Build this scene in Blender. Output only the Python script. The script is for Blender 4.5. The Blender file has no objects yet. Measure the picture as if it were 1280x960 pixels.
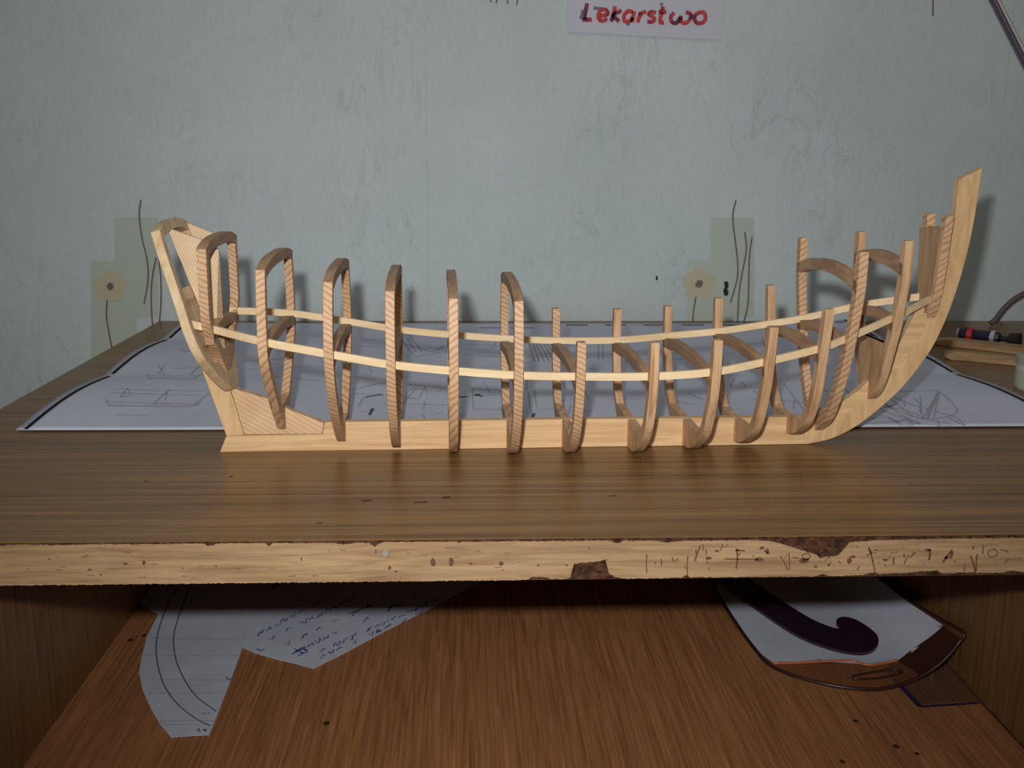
import bpy, math, random
from mathutils import Vector, Matrix
random.seed(7)

# ------------------------------------------------------------------ camera
FPX = 1290.0                       # focal length in pixels for a 1280 px wide frame
CAM = Vector((0.0, 0.0, 0.176))    # desk top is z = 0, depth runs along +Y
YAW, PITCH, ROLL = map(math.radians, (2.4556, 12.7513, 0.4086))
FW = Vector((math.sin(YAW)*math.cos(PITCH), math.cos(YAW)*math.cos(PITCH), -math.sin(PITCH)))
R0 = Vector((math.cos(YAW), -math.sin(YAW), 0.0)); U0 = R0.cross(FW)
RT = R0*math.cos(ROLL) + U0*math.sin(ROLL)
UP = -R0*math.sin(ROLL) + U0*math.cos(ROLL)
col = bpy.context.scene.collection
cd = bpy.data.cameras.new('camera'); cam = bpy.data.objects.new('camera', cd); col.objects.link(cam)
cd.sensor_width = 36.0; cd.lens = FPX/1280*36.0; cd.clip_start = 0.01
m3 = Matrix((RT, UP, -FW)).transposed()
cam.matrix_world = Matrix.Translation(CAM) @ m3.to_4x4()
sc = bpy.context.scene; sc.camera = cam

# ------------------------------------------------------------------ light and exposure
sc.view_settings.view_transform = 'Standard'; sc.view_settings.look = 'None'
sc.view_settings.gamma = 1.0; sc.view_settings.use_curve_mapping = False
sc.view_settings.exposure = -0.12
w = bpy.data.worlds.new('room_ambient'); sc.world = w; w.use_nodes = True
w.node_tree.nodes['Background'].inputs[0].default_value = (1.0, 0.90, 0.82, 1)
w.node_tree.nodes['Background'].inputs[1].default_value = 0.085
# the camera's own flash, a little above and left of the lens
fl = bpy.data.lights.new('camera_flash', 'SPOT'); flo = bpy.data.objects.new('camera_flash', fl); col.objects.link(flo)
fl.energy = 15.0; fl.color = (0.98, 0.975, 0.96); fl.shadow_soft_size = 0.007
fl.spot_size = math.radians(90); fl.spot_blend = 1.0
FLASH = Vector((-0.021, 0.0, 0.213)); flo.location = FLASH
flo.rotation_euler = (Vector((0.06, 1.0, 0.07)) - FLASH).to_track_quat('-Z', 'Y').to_euler()
# soft ceiling light of the room
cl = bpy.data.lights.new('ceiling_lamp', 'AREA'); clo = bpy.data.objects.new('ceiling_lamp', cl); col.objects.link(clo)
cl.shape = 'RECTANGLE'; cl.size = 1.4; cl.size_y = 1.4; cl.energy = 5.5; cl.color = (1.0, 0.95, 0.89)
clo.location = (0.0, -0.2, 1.9)
clo.rotation_euler = (Vector((0.0, 0.9, 0.0)) - clo.location).to_track_quat('-Z', 'Y').to_euler()

# ------------------------------------------------------------------ helpers
YF, YB, XL = 0.4521, 1.0814, -0.3223       # desk front, wall, desk left edge
HS, XNL, XNR = -0.190, -0.2703, 0.3505     # shelf height, inner faces of the niche sides
def ray(x, y): return FW + RT*((x-640)/FPX) + UP*((480-y)/FPX)
def onz(x, y, z=0.0):
    v = ray(x, y); return CAM + v*((z-CAM.z)/v.z)
def ony(x, y, Y):
    v = ray(x, y); return CAM + v*(Y/v.y)
def onx(x, y, X):
    v = ray(x, y); return CAM + v*(X/v.x)
def tag(o, label=None, cat=None, group=None, kind=None):
    if label: o['label'] = label
    if cat: o['category'] = cat
    if group: o['group'] = group
    if kind: o['kind'] = kind
    return o
def obj(name, V, Fc, m, parent=None, smooth=False, bevel=0):
    me = bpy.data.meshes.new(name); me.from_pydata([tuple(v) for v in V], [], Fc); me.update()
    import bmesh
    b = bmesh.new(); b.from_mesh(me); bmesh.ops.recalc_face_normals(b, faces=b.faces); b.to_mesh(me); b.free()
    o = bpy.data.objects.new(name, me); col.objects.link(o)
    if m: me.materials.append(m)
    if smooth:
        for p in me.polygons: p.use_smooth = True
    if parent: o.parent = parent
    if bevel:
        bm_ = o.modifiers.new('soft_edges', 'BEVEL'); bm_.width = bevel; bm_.segments = 2; bm_.limit_method = 'ANGLE'; bm_.angle_limit = math.radians(40)
    return o
def empty(name, loc=(0, 0, 0), rz=0.0):
    o = bpy.data.objects.new(name, None); o.empty_display_size = 0.02; col.objects.link(o); o.location = loc; o.rotation_euler = (0, 0, rz); return o
def box(x0, x1, y0, y1, z0, z1):
    V = [(x, y, z) for z in (z0, z1) for y in (y0, y1) for x in (x0, x1)]
    return V, [(0, 1, 3, 2), (4, 5, 7, 6), (0, 1, 5, 4), (2, 3, 7, 6), (0, 2, 6, 4), (1, 3, 7, 5)]
def strip_solid(A, B, d):
    """two matching polylines A, B joined by quads and thickened by the vector d"""
    n = len(A); V = [Vector(p) for p in A] + [Vector(p) for p in B]; V += [p + Vector(d) for p in V]; Fc = []
    for i in range(n-1):
        Fc += [(i, i+1, n+i+1, n+i), (2*n+i, 3*n+i, 3*n+i+1, 2*n+i+1), (i, 2*n+i, 2*n+i+1, i+1), (n+i, n+i+1, 3*n+i+1, 3*n+i)]
    Fc += [(0, n, 3*n, 2*n), (n-1, 3*n-1, 4*n-1, 2*n-1)]
    return V, Fc
def prism(P, d):
    n = len(P); V = [Vector(p) for p in P]; V += [p + Vector(d) for p in V]
    Fc = [tuple(range(n)), tuple(range(2*n-1, n-1, -1))] + [(i, (i+1) % n, n+(i+1) % n, n+i) for i in range(n)]
    return V, Fc
def tube(P, r, seg=10, cap=True):
    P = [Vector(p) for p in P]; V = []; Fc = []; rr = r if isinstance(r, (list, tuple)) else [r]*len(P); ref = None
    for i, p in enumerate(P):
        t = (P[min(i+1, len(P)-1)] - P[max(i-1, 0)]).normalized()
        a = Vector((0, 0, 1)) if abs(t.z) < 0.9 else Vector((0, 1, 0))
        if ref is not None: a = ref
        u = (a - t*a.dot(t)).normalized(); ref = u; q = t.cross(u)
        for k in range(seg):
            an = 2*math.pi*k/seg; V.append(p + (u*math.cos(an) + q*math.sin(an))*rr[i])
    for i in range(len(P)-1):
        for k in range(seg):
            k2 = (k+1) % seg; Fc.append((i*seg+k, i*seg+k2, (i+1)*seg+k2, (i+1)*seg+k))
    if cap: Fc += [tuple(range(seg)), tuple((len(P)-1)*seg+k for k in range(seg))]
    return V, Fc
def spline(P, k=6):
    """Catmull-Rom through P"""
    P = [Vector(p) for p in P]; Q = [P[0]*2-P[1]] + P + [P[-1]*2-P[-2]]; o = []
    for i in range(1, len(Q)-2):
        a, b, c, d = Q[i-1:i+3]
        for j in range(k):
            t = j/k; o.append(0.5*((2*b) + (c-a)*t + (2*a-5*b+4*c-d)*t*t + (3*b-a-3*c+d)*t**3))
    o.append(P[-1]); return o
class Lines:
    """flat strokes lying in a plane whose normal is n (ink, prints, scratches)"""
    def __init__(s, n): s.V = []; s.F = []; s.n = Vector(n)
    def line(s, P, wd):
        P = [Vector(p) for p in P]; b = len(s.V)
        for i, p in enumerate(P):
            t = P[min(i+1, len(P)-1)] - P[max(i-1, 0)]; u = s.n.cross(t)
            u = u.normalized()*(wd/2) if u.length > 1e-9 else Vector((wd/2, 0, 0))
            s.V += [p-u, p+u]
        for i in range(len(P)-1): s.F.append((b+2*i, b+2*i+2, b+2*i+3, b+2*i+1))
    def poly(s, P):
        b = len(s.V); s.V += [Vector(p) for p in P]; s.F.append(tuple(range(b, b+len(P))))
    def build(s, name, m, parent=None): return obj(name, s.V, s.F, m, parent)

# ------------------------------------------------------------------ materials
def lin(r, g, b):
    f = lambda c: c/12.92 if c <= 0.04045 else ((c+0.055)/1.055)**2.4
    return (f(r/255), f(g/255), f(b/255), 1)
class Mat:
    def __init__(s, name, rough=0.6, spec=0.4):
        s.m = bpy.data.materials.new(name); s.m.use_nodes = True; s.t = s.m.node_tree; s.n = s.t.nodes
        s.b = s.n['Principled BSDF']; s.b.inputs['Roughness'].default_value = rough; s.b.inputs['Specular IOR Level'].default_value = spec
    def add(s, ty, **kw):
        n = s.n.new(ty)
        for k, v in kw.items(): setattr(n, k, v)
        return n
    def link(s, a, b): s.t.links.new(a, b)
    def coords(s, scale, rot=(0, 0, 0)):
        tc = s.add('ShaderNodeTexCoord'); mp = s.add('ShaderNodeMapping')
        mp.inputs['Scale'].default_value = scale; mp.inputs['Rotation'].default_value = rot
        s.link(tc.outputs['Object'], mp.inputs['Vector']); return mp.outputs['Vector']
    def noise(s, vec, scale=1.0, detail=4, rough=0.55, dist=0.0):
        n = s.add('ShaderNodeTexNoise'); n.inputs['Scale'].default_value = scale; n.inputs['Detail'].default_value = detail
        n.inputs['Roughness'].default_value = rough; n.inputs['Distortion'].default_value = dist
        s.link(vec, n.inputs['Vector']); return n.outputs['Fac']
    def ramp(s, fac, stops):
        r = s.add('ShaderNodeValToRGB'); e = r.color_ramp.elements
        while len(e) < len(stops): e.new(0.5)
        for el, (p, c) in zip(e, stops): el.position = p; el.color = c
        s.link(fac, r.inputs['Fac']); return r.outputs['Color']
    def mix(s, a, b, fac, mode='MIX'):
        n = s.add('ShaderNodeMix', data_type='RGBA', blend_type=mode)
        for sock, v in ((n.inputs[0], fac), (n.inputs[6], a), (n.inputs[7], b)):
            if isinstance(v, (int, float)): sock.default_value = v
            elif isinstance(v, tuple): sock.default_value = v
            else: s.link(v, sock)
        return n.outputs[2]
    def color(s, c):
        if isinstance(c, tuple): s.b.inputs['Base Color'].default_value = c
        else: s.link(c, s.b.inputs['Base Color'])
        return s
    def bump(s, h, strength, dist):
        b = s.add('ShaderNodeBump'); b.inputs['Strength'].default_value = strength; b.inputs['Distance'].default_value = dist
        s.link(h, b.inputs['Height']); s.link(b.outputs['Normal'], s.b.inputs['Normal']); return s
def plain(name, c, rough=0.6, spec=0.4, metal=0.0):
    M = Mat(name, rough, spec); M.color(c); M.b.inputs['Metallic'].default_value = metal; return M.m
def wood(name, dark, light, stretch, rough=0.55, spec=0.35, rot=(0, 0, 0), streak=1.0, lo=0.36, hi=0.64, blotch=0.25, bump=0.0004):
    """grain: noise stretched by `stretch` (scale per axis) plus a broad blotch"""
    M = Mat(name, rough, spec); v = M.coords(stretch, rot)
    g = M.noise(v, 1.0, 5, 0.6, 0.6); c = M.ramp(g, [(lo, dark), (hi, light)])
    v2 = M.coords(tuple(s*0.17 for s in stretch), rot); g2 = M.noise(v2, 1.0, 3)
    c2 = M.ramp(g2, [(0.3, (0.62, 0.6, 0.58, 1)), (0.7, (1, 1, 1, 1))])
    c = M.mix(c, c2, blotch, 'MULTIPLY')
    M.color(c); M.bump(g, 0.15, bump); return M.m
def striped(name, dark, light, freq, rot, rough=0.55, dist=1.2, sharp=(0.55, 0.95), dscale=0.35):
    """pine with visible growth rings: distorted bands"""
    M = Mat(name, rough, 0.35); v = M.coords((1, 1, 1), rot)
    wv = M.add('ShaderNodeTexWave', wave_type='BANDS', bands_direction='X', wave_profile='SAW')
    wv.inputs['Scale'].default_value = freq; wv.inputs['Distortion'].default_value = dist
    wv.inputs['Detail'].default_value = 2; wv.inputs['Detail Scale'].default_value = dscale
    M.link(v, wv.inputs['Vector'])
    c = M.ramp(wv.outputs['Fac'], [(sharp[0], light), (sharp[1], dark)])
    g = M.noise(M.coords((60, 60, 60)), 1.0, 4); c2 = M.ramp(g, [(0.3, (0.80, 0.77, 0.74, 1)), (0.7, (1, 1, 1, 1))])
    M.color(M.mix(c, c2, 0.7, 'MULTIPLY')); M.bump(wv.outputs['Fac'], 0.1, 0.0002); return M.m

M_keel = wood('keel_pine', lin(196, 154, 108), lin(222, 186, 140), (14, 300, 330), lo=0.3, hi=0.6, blotch=0.15)
M_keel_hi = wood('stem_pine', lin(196, 154, 106), lin(220, 184, 138), (250, 250, 40), rot=(0, math.radians(-28), 0), lo=0.3, hi=0.6, blotch=0.2)
M_stringer = wood('stringer_pine', lin(220, 190, 144), lin(234, 210, 170), (16, 260, 260), lo=0.3, hi=0.65, blotch=0.15)
M_frames = [striped('frame_pine_a', lin(162, 116, 84), lin(208, 172, 134), 120, (0.2, math.radians(62), 0.3), dist=5.0, sharp=(0.5, 1.0), dscale=1.0),
            striped('frame_pine_b', lin(168, 122, 88), lin(210, 174, 136), 105, (0.2, math.radians(-58), 0.2), dist=5.0, sharp=(0.5, 1.0), dscale=0.9),
            wood('frame_pine_c', lin(176, 130, 92), lin(212, 176, 136), (330, 120, 26), lo=0.32, hi=0.6, blotch=0.3)]
M_beam = wood('beam_wood', lin(158, 122, 90), lin(190, 154, 120), (240, 40, 240), blotch=0.4)
M_dead = striped('deadwood_pine', lin(200, 158, 114), lin(220, 186, 146), 120, (0, math.radians(58), 0), dist=1.2)
M_panel = striped('knee_pine', lin(194, 156, 118), lin(226, 200, 164), 210, (0, math.radians(24), 0), dist=0.6)
M_tran = wood('transom_wood', lin(196, 164, 122), lin(226, 202, 164), (120, 120, 60), blotch=0.35)
M_bulk = wood('bulkhead_wood', lin(166, 132, 98), lin(192, 156, 120), (260, 260, 22), blotch=0.25)

M_desk = wood('desk_laminate', lin(106, 77, 46), lin(150, 114, 72), (4, 190, 190), rough=0.32, spec=0.27, lo=0.34, hi=0.68, blotch=0.5, bump=0.0001)
M_veneer = wood('beech_edge_veneer', lin(138, 106, 76), lin(174, 143, 106), (26, 420, 380), rough=0.6, lo=0.3, hi=0.62, blotch=0.5)
M_core = wood('chipboard_core', lin(44, 28, 22), lin(92, 62, 46), (320, 320, 420), rough=0.9, spec=0.1, blotch=0.3)
M_scr = plain('bruised_veneer', lin(98, 70, 52), 0.8, 0.2)
M_shelf = wood('shelf_laminate', lin(132, 84, 52), lin(206, 144, 96), (480, 12, 480), rough=0.42, lo=0.24, hi=0.74, blotch=0.35, bump=0.0002)
M_side = wood('side_laminate', lin(108, 76, 44), lin(150, 110, 66), (200, 260, 12), rough=0.45, lo=0.3, hi=0.7, blotch=0.4, bump=0.0002)
M_paper = Mat('plan_paper', 0.75, 0.2)
_g = M_paper.noise(M_paper.coords((9, 9, 9)), 1.0, 3)
M_paper.color(M_paper.ramp(_g, [(0.3, lin(190, 195, 214)), (0.7, lin(205, 209, 225))])); M_paper = M_paper.m
M_white = Mat('cut_paper', 0.75, 0.2)
_g = M_white.noise(M_white.coords((28, 28, 28)), 1.0, 4)
M_white.color(M_white.ramp(_g, [(0.3, lin(196, 204, 220)), (0.7, lin(216, 221, 234))])); M_white = M_white.m
M_ink = plain('grey_ink', lin(162, 162, 172), 0.8, 0.1)
M_inkd = plain('dark_ink', lin(92, 92, 104), 0.8, 0.1)
M_blue = plain('blue_pen', lin(96, 94, 158), 0.8, 0.1)
M_pencil = plain('pencil', lin(96, 96, 108), 0.8, 0.1)
M_border = plain('black_border', lin(34, 34, 40), 0.8, 0.1)
M_red = Mat('red_felt_pen', 0.8, 0.1)
_g = M_red.noise(M_red.coords((90, 90, 90)), 1.0, 2)
M_red.color(M_red.ramp(_g, [(0.36, lin(104, 60, 86)), (0.5, lin(204, 82, 84))])); M_red = M_red.m
M_smudge = plain('navy_smudge', lin(128, 126, 156), 0.9, 0.05)

# wallpaper
M = Mat('wallpaper', 0.8, 0.2)
v = M.coords((1, 1, 1)); base = M.noise(v, 6.0, 4)
c = M.ramp(base, [(0.3, lin(199, 212, 212)), (0.7, lin(211, 223, 224))])
wr = M.noise(M.coords((26, 26, 9)), 1.0, 6, 0.6, 1.4)
vein = M.ramp(wr, [(0.478, (0, 0, 0, 1)), (0.5, (1, 1, 1, 1)), (0.522, (0, 0, 0, 1))])
gate = M.ramp(M.noise(M.coords((9, 9, 9), (0.3, 0.2, 0.9)), 1.0, 3), [(0.46, (0, 0, 0, 1)), (0.66, (0.42, 0.42, 0.42, 1))])
mask = M.mix(vein, gate, 1.0, 'MULTIPLY')
c = M.mix(c, lin(172, 180, 156), mask)
fine = M.noise(M.coords((230, 230, 130)), 1.0, 3)
c = M.mix(c, M.ramp(fine, [(0.3, (0.9, 0.9, 0.9, 1)), (0.7, (1, 1, 1, 1))]), 0.6, 'MULTIPLY')
M.color(c); M.bump(wr, 0.35, 0.0012); M_wall = M.m
M_seam = plain('wallpaper_seam', lin(198, 209, 204), 0.85, 0.1)
M_olive = plain('print_olive', lin(190, 202, 192), 0.85, 0.1)
M_olive2 = plain('print_olive_warm', lin(192, 203, 190), 0.85, 0.1)
M_petal = plain('print_petal', lin(200, 194, 168), 0.85, 0.1)
M_twig = plain('print_twig', lin(128, 112, 104), 0.85, 0.1)
M_stain = plain('dark_stain', lin(40, 46, 58), 0.7, 0.2)

# ------------------------------------------------------------------ setting
wall = obj('wall_back', *box(-1.6, 1.9, YB, YB+0.08, -0.76, 1.5), M_wall); tag(wall, 'pale grey green wallpapered wall behind the desk', kind='structure')
M_floor = wood('floor_boards', lin(96, 66, 40), lin(134, 98, 62), (60, 4, 60), blotch=0.4)
fo = obj('floor', *box(-1.6, 1.9, -0.6, YB, -0.80, -0.76), M_floor); tag(fo, 'brown wooden floor under the desk', kind='structure')

def wl(x, y, k=0): return ony(x, y, YB - 0.0003*(k+1))
# wallpaper seams
for (x, y0, y1) in ((533, -20, 392), (1256, 70, 399)):
    X = ony(x, 120, YB).x
    L = Lines((0, -1, 0)); L.line([(X, YB-0.0002, 1.4), (X, YB-0.0002, -0.7)], 0.0011); L.build('wallpaper_seam', M_seam, wall)
# flower prints
def rect(px0, py0, px1, py1, k):
    return [wl(px0, py0, k), wl(px1, py0, k), wl(px1, py1, k), wl(px0, py1, k)]
def print_flower(dx, twigs, stem, fx, fy):
    L = Lines((0, -1, 0)); L.poly(rect(143+dx, 272, 198+dx, 396, 0)); L.build('print_patch', M_olive, wall)
    L = Lines((0, -1, 0)); L.poly(rect(114+dx, 326, 171+dx, 450, 1)); L.build('print_patch', M_olive2, wall)
    for k in range(5):
        a = math.radians(90 + 72*k)
        cx, cy = fx + 11*math.cos(a), fy - 11*math.sin(a)
        L = Lines((0, -1, 0)); L.poly([wl(cx + 10*math.cos(a+2*math.pi*j/10)*(1.0 if j % 5 else 1.15), cy - 10*math.sin(a+2*math.pi*j/10), 2+0.3*k) for j in range(10)])
        L.build('print_petal', M_petal, wall)
    L = Lines((0, -1, 0)); L.poly([wl(fx + (5+random.uniform(-1.5, 1.5))*math.cos(2*math.pi*j/9), fy + 5*math.sin(2*math.pi*j/9), 5) for j in range(9)]); L.build('print_flower_eye', M_twig, wall)
    for P in twigs + [stem]:
        L = Lines((0, -1, 0)); L.line([wl(q.x, q.y, 5.5) for q in spline([(x, y, 0) for x, y in P], 5)], 0.0016); L.build('print_twig', M_twig, wall)
print_flower(0, [[(176, 250), (174, 270), (178, 300), (184, 325), (185, 350), (180, 380)], [(195, 322), (190, 350), (189, 380), (191, 410)], [(198, 320), (201, 350), (201, 380), (199, 405)]],
             [(134, 375), (133, 395), (137, 420), (140, 436)], 138, 358)
print_flower(745, [[(920, 250), (916, 270), (919, 300), (922, 325), (922, 345), (918, 362), (913, 378)], [(931, 290), (933, 312), (928, 340), (924, 365), (922, 402)], [(940, 296), (937, 320), (936, 350), (935, 380), (930, 402)]],
             [(870, 371), (867, 388), (866, 402)], 874, 355)
for P, wd in (([(612, -6), (614, 3)], 0.0014), ([(623, -6), (620, 4)], 0.0014), ([(633, -6), (635, 5)], 0.0014), ([(648, -8), (646, 6)], 0.0014), ([(1167, -20), (1166, 20)], 0.0016)):
    L = Lines((0, -1, 0)); L.line([wl(x, y, 1) for x, y in P], wd); L.build('print_twig', M_twig, wall)
for pts in ([(905, 352), (910, 352), (911, 358), (909, 361), (911, 366), (909, 370), (905, 369), (904, 363), (906, 359)], [(820, 345), (822, 345), (822.5, 349), (820.5, 351), (819.5, 348)]):
    L = Lines((0, -1, 0)); L.poly([wl(x, y, 6.5) for x, y in pts]); L.build('wall_stain', M_stain, wall)

# ------------------------------------------------------------------ desk
desk = empty('writing_desk', (0, 0, 0)); tag(desk, 'old brown laminate desk with a peeling pale front edge and an open niche', 'desk')
TH = 0.0208
obj('desktop', *box(XL, 1.05, YF, YB-0.002, -TH, 0), M_desk, desk)
obj('edge_core', *box(XL+0.001, 1.049, YF-0.0004, YF+0.002, -TH+0.0003, -0.0004), M_core, desk)
def fx(px): return ony(px, 690, YF).x
PXM = 0.000395                                    # metres per pixel on the front edge
def prof(tab, px):
    for (a, va), (b, vb) in zip(tab, tab[1:]):
        if a <= px <= b: return va + (vb-va)*(px-a)/(b-a)
    return tab[-1][1] if px > tab[-1][0] else tab[0][1]
top = [(0, 3.5), (12, 2), (60, 2), (64, 3), (120, 2), (165, 2.6), (256, 2.4), (260, 5), (266, 5), (272, 2.5), (333, 2.4), (337, 6.5), (341, 2.6), (414, 2.6), (430, 5), (446, 3), (462, 3.5), (469, 8.5), (474, 4), (480, 2.5),
       (570, 3), (574, 4.6), (578, 3), (700, 3), (763, 3.2), (767, 6), (775, 6), (778, 3.4), (820, 3.5), (832, 6), (850, 4.5), (930, 4.2), (958, 5), (972, 8), (978, 10), (1000, 17), (1022, 24), (1024, 29), (1030, 26), (1047, 25), (1054, 16), (1060, 8), (1090, 6), (1140, 5), (1200, 4.5), (1280, 4), (2200, 4)]
bot = [(0, 1), (640, 1.2), (660, 2), (665, 4.5), (680, 5), (690, 2), (708, 1.5), (713, 4), (717, 21), (724, 22), (748, 24), (757, 26), (761, 9), (770, 3.5), (782, 1.5), (854, 2), (858, 6), (864, 2.4), (1020, 2), (1030, 5), (1038, 2), (1080, 3), (1094, 7), (1100, 4), (1140, 6), (1172, 8), (1178, 4), (1200, 5), (1256, 4), (1262, 7), (1280, 5), (2200, 5)]
A, B = [], []
px = -420.0
while px <= 2200:
    j = random.uniform(-0.5, 0.5); j2 = random.uniform(-0.6, 0.6); X = fx(px)
    if XL <= X <= 1.05:
        A.append((X, YF-0.0006, -max(0.6, prof(top, px)+j)*PXM)); B.append((X, YF-0.0006, -TH + max(0.2, prof(bot, px)+j2)*PXM))
    px += 2.2
obj('edge_veneer', *strip_solid(A, B, (0, -0.0007, 0)), M_veneer, desk)
# dents, scratches and paint marks on the veneer
def fz(py): return -py*PXM
L = Lines((0, -1, 0)); ye = YF-0.00145
def blot(px, dy, rx, ry, n=8):
    L.poly([(fx(px) + rx*PXM*math.cos(2*math.pi*k/n)*random.uniform(.7, 1.2), ye, fz(dy) + ry*PXM*math.sin(2*math.pi*k/n)*random.uniform(.7, 1.2)) for k in range(n)])
for b_ in ((541, 28, 3.5, 6), (564, 27, 3.5, 6), (62, 19, 1.4, 1.2), (112, 33, 3, 1.5), (125, 40, 1.3, 1.2), (157, 26, 3, 2), (180, 25, 2.2, 3), (270, 30, 1.3, 1.3), (228, 32, 1.2, 1.2), (82, 53, 0.1, 0.1), (487, 34, 2.5, 2.5), (495, 39, 2, 1.4), (588, 30, 2, 1.6), (627, 30, 3, 3), (377, 22, 0.9, 2.5),
           (470, 14, 1.2, 3), (673, 33, 1.6, 1.6), (708, 33, 1.6, 1.6), (736, 12, 1.2, 1.2), (885, 26, 4, 2), (895, 17, 3, 2), (948, 28, 6, 3.4), (951, 14, 4, 2.4), (958, 18, 2.4, 4), (1005, 30, 7, 4), (1020, 38, 3, 1.6), (1061, 31, 3, 4), (1065, 26, 4, 2), (1158, 18, 5, 2.2), (1182, 28, 4, 2), (1188, 24, 2.4, 5), (1214, 16, 1.6, 2.5), (1106, 30, 4, 1.8)):
    blot(*b_)
def scr(px, dy, dx, h, wd=1.4):
    L.line([(fx(px), ye, fz(dy)), (fx(px+dx*0.5+random.uniform(-1, 1)), ye, fz(dy+h*0.5)), (fx(px+dx), ye, fz(dy+h))], wd*PXM)
for s_ in ((808, 20, 1, 24), (859, 22, 1, 26), (826, 26, 0.5, 9), (840, 24, 2, 6), (868, 30, 6, -20, 2), (877, 8, 0.4, 8), (881, 14, 1, 8), (902, 8, -3, 8), (920, 14, 0.5, 26, 2), (918, 16, 12, 1, 2), (905, 27, 42, 1, 1.6), (975, 24, 10, 18), (985, 20, 2, 22), (990, 26, 8, 1), (1086, 17, 10, 34, 1.6), (1084, 14, 4, 9, 2.4), (1116, 27, 1, 9, 2), (1130, 36, 5, -12), (1137, 28, 6, -7),
           (1160, 17, 0.4, 14, 3), (1178, 34, 10, -16, 2.6), (1212, 26, 8, 22, 2), (1220, 24, 1, 22, 2), (1226, 12, 0.5, 12, 1.6), (1206, 36, 0.4, 10), (1248, 18, 10, 3), (1256, 36, 4, -6)): scr(*s_)
for k in range(46):
    p_ = random.uniform(800, 1275); scr(p_, random.uniform(10, 40), random.uniform(-5, 5), random.uniform(-5, 5), random.uniform(.8, 1.8))
for k in range(40):
    p_ = random.uniform(0, 800); scr(p_, random.uniform(8, 46), random.uniform(-10, 10), random.uniform(-.8, .8), random.uniform(.5, 0.9))
L.build('scratch_marks', M_scr, desk)['kind'] = 'stuff'
for cx, cy, r in ((1239, 23, 6), (1007, 25, 5)):
    L = Lines((0, -1, 0)); L.line([(fx(cx + r*math.cos(2*math.pi*k/20)), ye, fz(cy + r*0.8*math.sin(2*math.pi*k/20))) for k in range(21)], 1.3*PXM); L.build('ring_dent', M_scr, desk)
obj('pin_head', *tube([(fx(482), YF-0.0013, fz(16)), (fx(482), YF-0.0022, fz(16))], [0.0019, 0.0015], 14), plain('grey_pin', lin(140, 140, 128), 0.4, 0.5), desk)
# scrapes on the top
L = Lines((0, 0, 1))
for x, y, dx, wd in ((452, 626, 12, .0012), (518, 628, 16, .0012), (553, 622, 10, .0016), (287, 596, 4, .0012), (395, 654, 9, .001), (760, 620, 10, .0008), (180, 602, 5, .0008)):
    L.line([onz(x, y, 0.0002), onz(x+dx, y-1, 0.0002)], wd)
L.build('scrape_marks', M_core, desk)['kind'] = 'stuff'
# niche
YN = YF + 0.012
obj('side_panel', *box(XNL-0.017, XNL, YN, YB-0.02, -0.76, -TH), M_side, desk)
obj('side_panel', *box(XNR, XNR+0.017, YN, YB-0.02, -0.76, -TH), M_side, desk)
obj('side_panel', *box(1.02, 1.037, YN, YB-0.02, -0.76, -TH), M_side, desk)
obj('shelf', *box(XNL, XNR, YN+0.004, YB-0.02, HS-0.017, HS), M_shelf, desk)
obj('back_panel', *box(XNL, XNR, YB-0.026, YB-0.021, -0.76, -TH), M_shelf, desk)
L = Lines((0, 0, 1))
for x, y, r in ((1069, 901, .0018), (1120, 933, .0020), (1051, 986, .002), (408, 904, .0022), (163, 800, .0024), (1053, 952, .0018), (1146, 942, .0016), (180, 794, .002)):
    q = onz(x, y, HS+0.0003); L.poly([q + Vector((r*math.cos(k*.7854), r*math.sin(k*.7854)*1.2, 0)) for k in range(8)])
L.build('shelf_specks', M_core, desk)['kind'] = 'stuff'
# joint between shelf and the right side
obj('joint_gap', *box(XNR-0.0012, XNR+0.0001, YN+0.004, YB-0.03, HS-0.001, HS+0.0003), M_core, desk)

# ------------------------------------------------------------------ plan sheet on the desk
def pz(x, y):
    """height of the sheet above the desk: flat in the middle, its side edges curl in three rows"""
    u = max(0.0, 1 - abs(x + 0.285)/0.10); u2 = max(0.0, 1 - abs(x - 0.398)/0.10)
    row = lambda Y: abs(math.sin(math.pi*(Y - 0.642)/0.160))
    return 0.0016 + (0.0048*u*u + 0.0042*u2*u2)*row(y)
X0, X1, Y0, Y1 = -0.2865, 0.400, 0.6425, 1.055
NX, NY = 70, 60
V, Fc = [], []
for j in range(NY+1):
    for i in range(NX+1):
        x = X0 + (X1-X0)*i/NX; y = Y0 + (Y1-Y0)*j/NY; V.append((x, y, pz(x, y)))
for j in range(NY):
    for i in range(NX):
        a = j*(NX+1)+i; Fc.append((a, a+1, a+NX+2, a+NX+1))
plan = obj('plan_sheet', V, Fc, M_paper, None, smooth=True)
sm = plan.modifiers.new('paper_thickness', 'SOLIDIFY'); sm.thickness = 0.0005; sm.offset = -1
tag(plan, 'large white sheet of printed ship plans with curling black bordered edges', 'paper')
def pp(x, y):
    q = onz(x, y, 0.0016); q.x = min(max(q.x, X0), X1); q.y = min(max(q.y, Y0), Y1); q.z = pz(q.x, q.y) + 0.0003; return q
def dense(P, k=6):
    o = []
    for a, b in zip(P, P[1:]):
        for j in range(k): o.append((a[0]+(b[0]-a[0])*j/k, a[1]+(b[1]-a[1])*j/k))
    return o + [P[-1]]
def drawing(name, polys, m, wd):
    L = Lines((0, 0, 1))
    for P in polys: L.line([pp(x, y) for x, y in dense(P)], wd)
    return tag(L.build(name, m, plan), kind='stuff')
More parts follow.
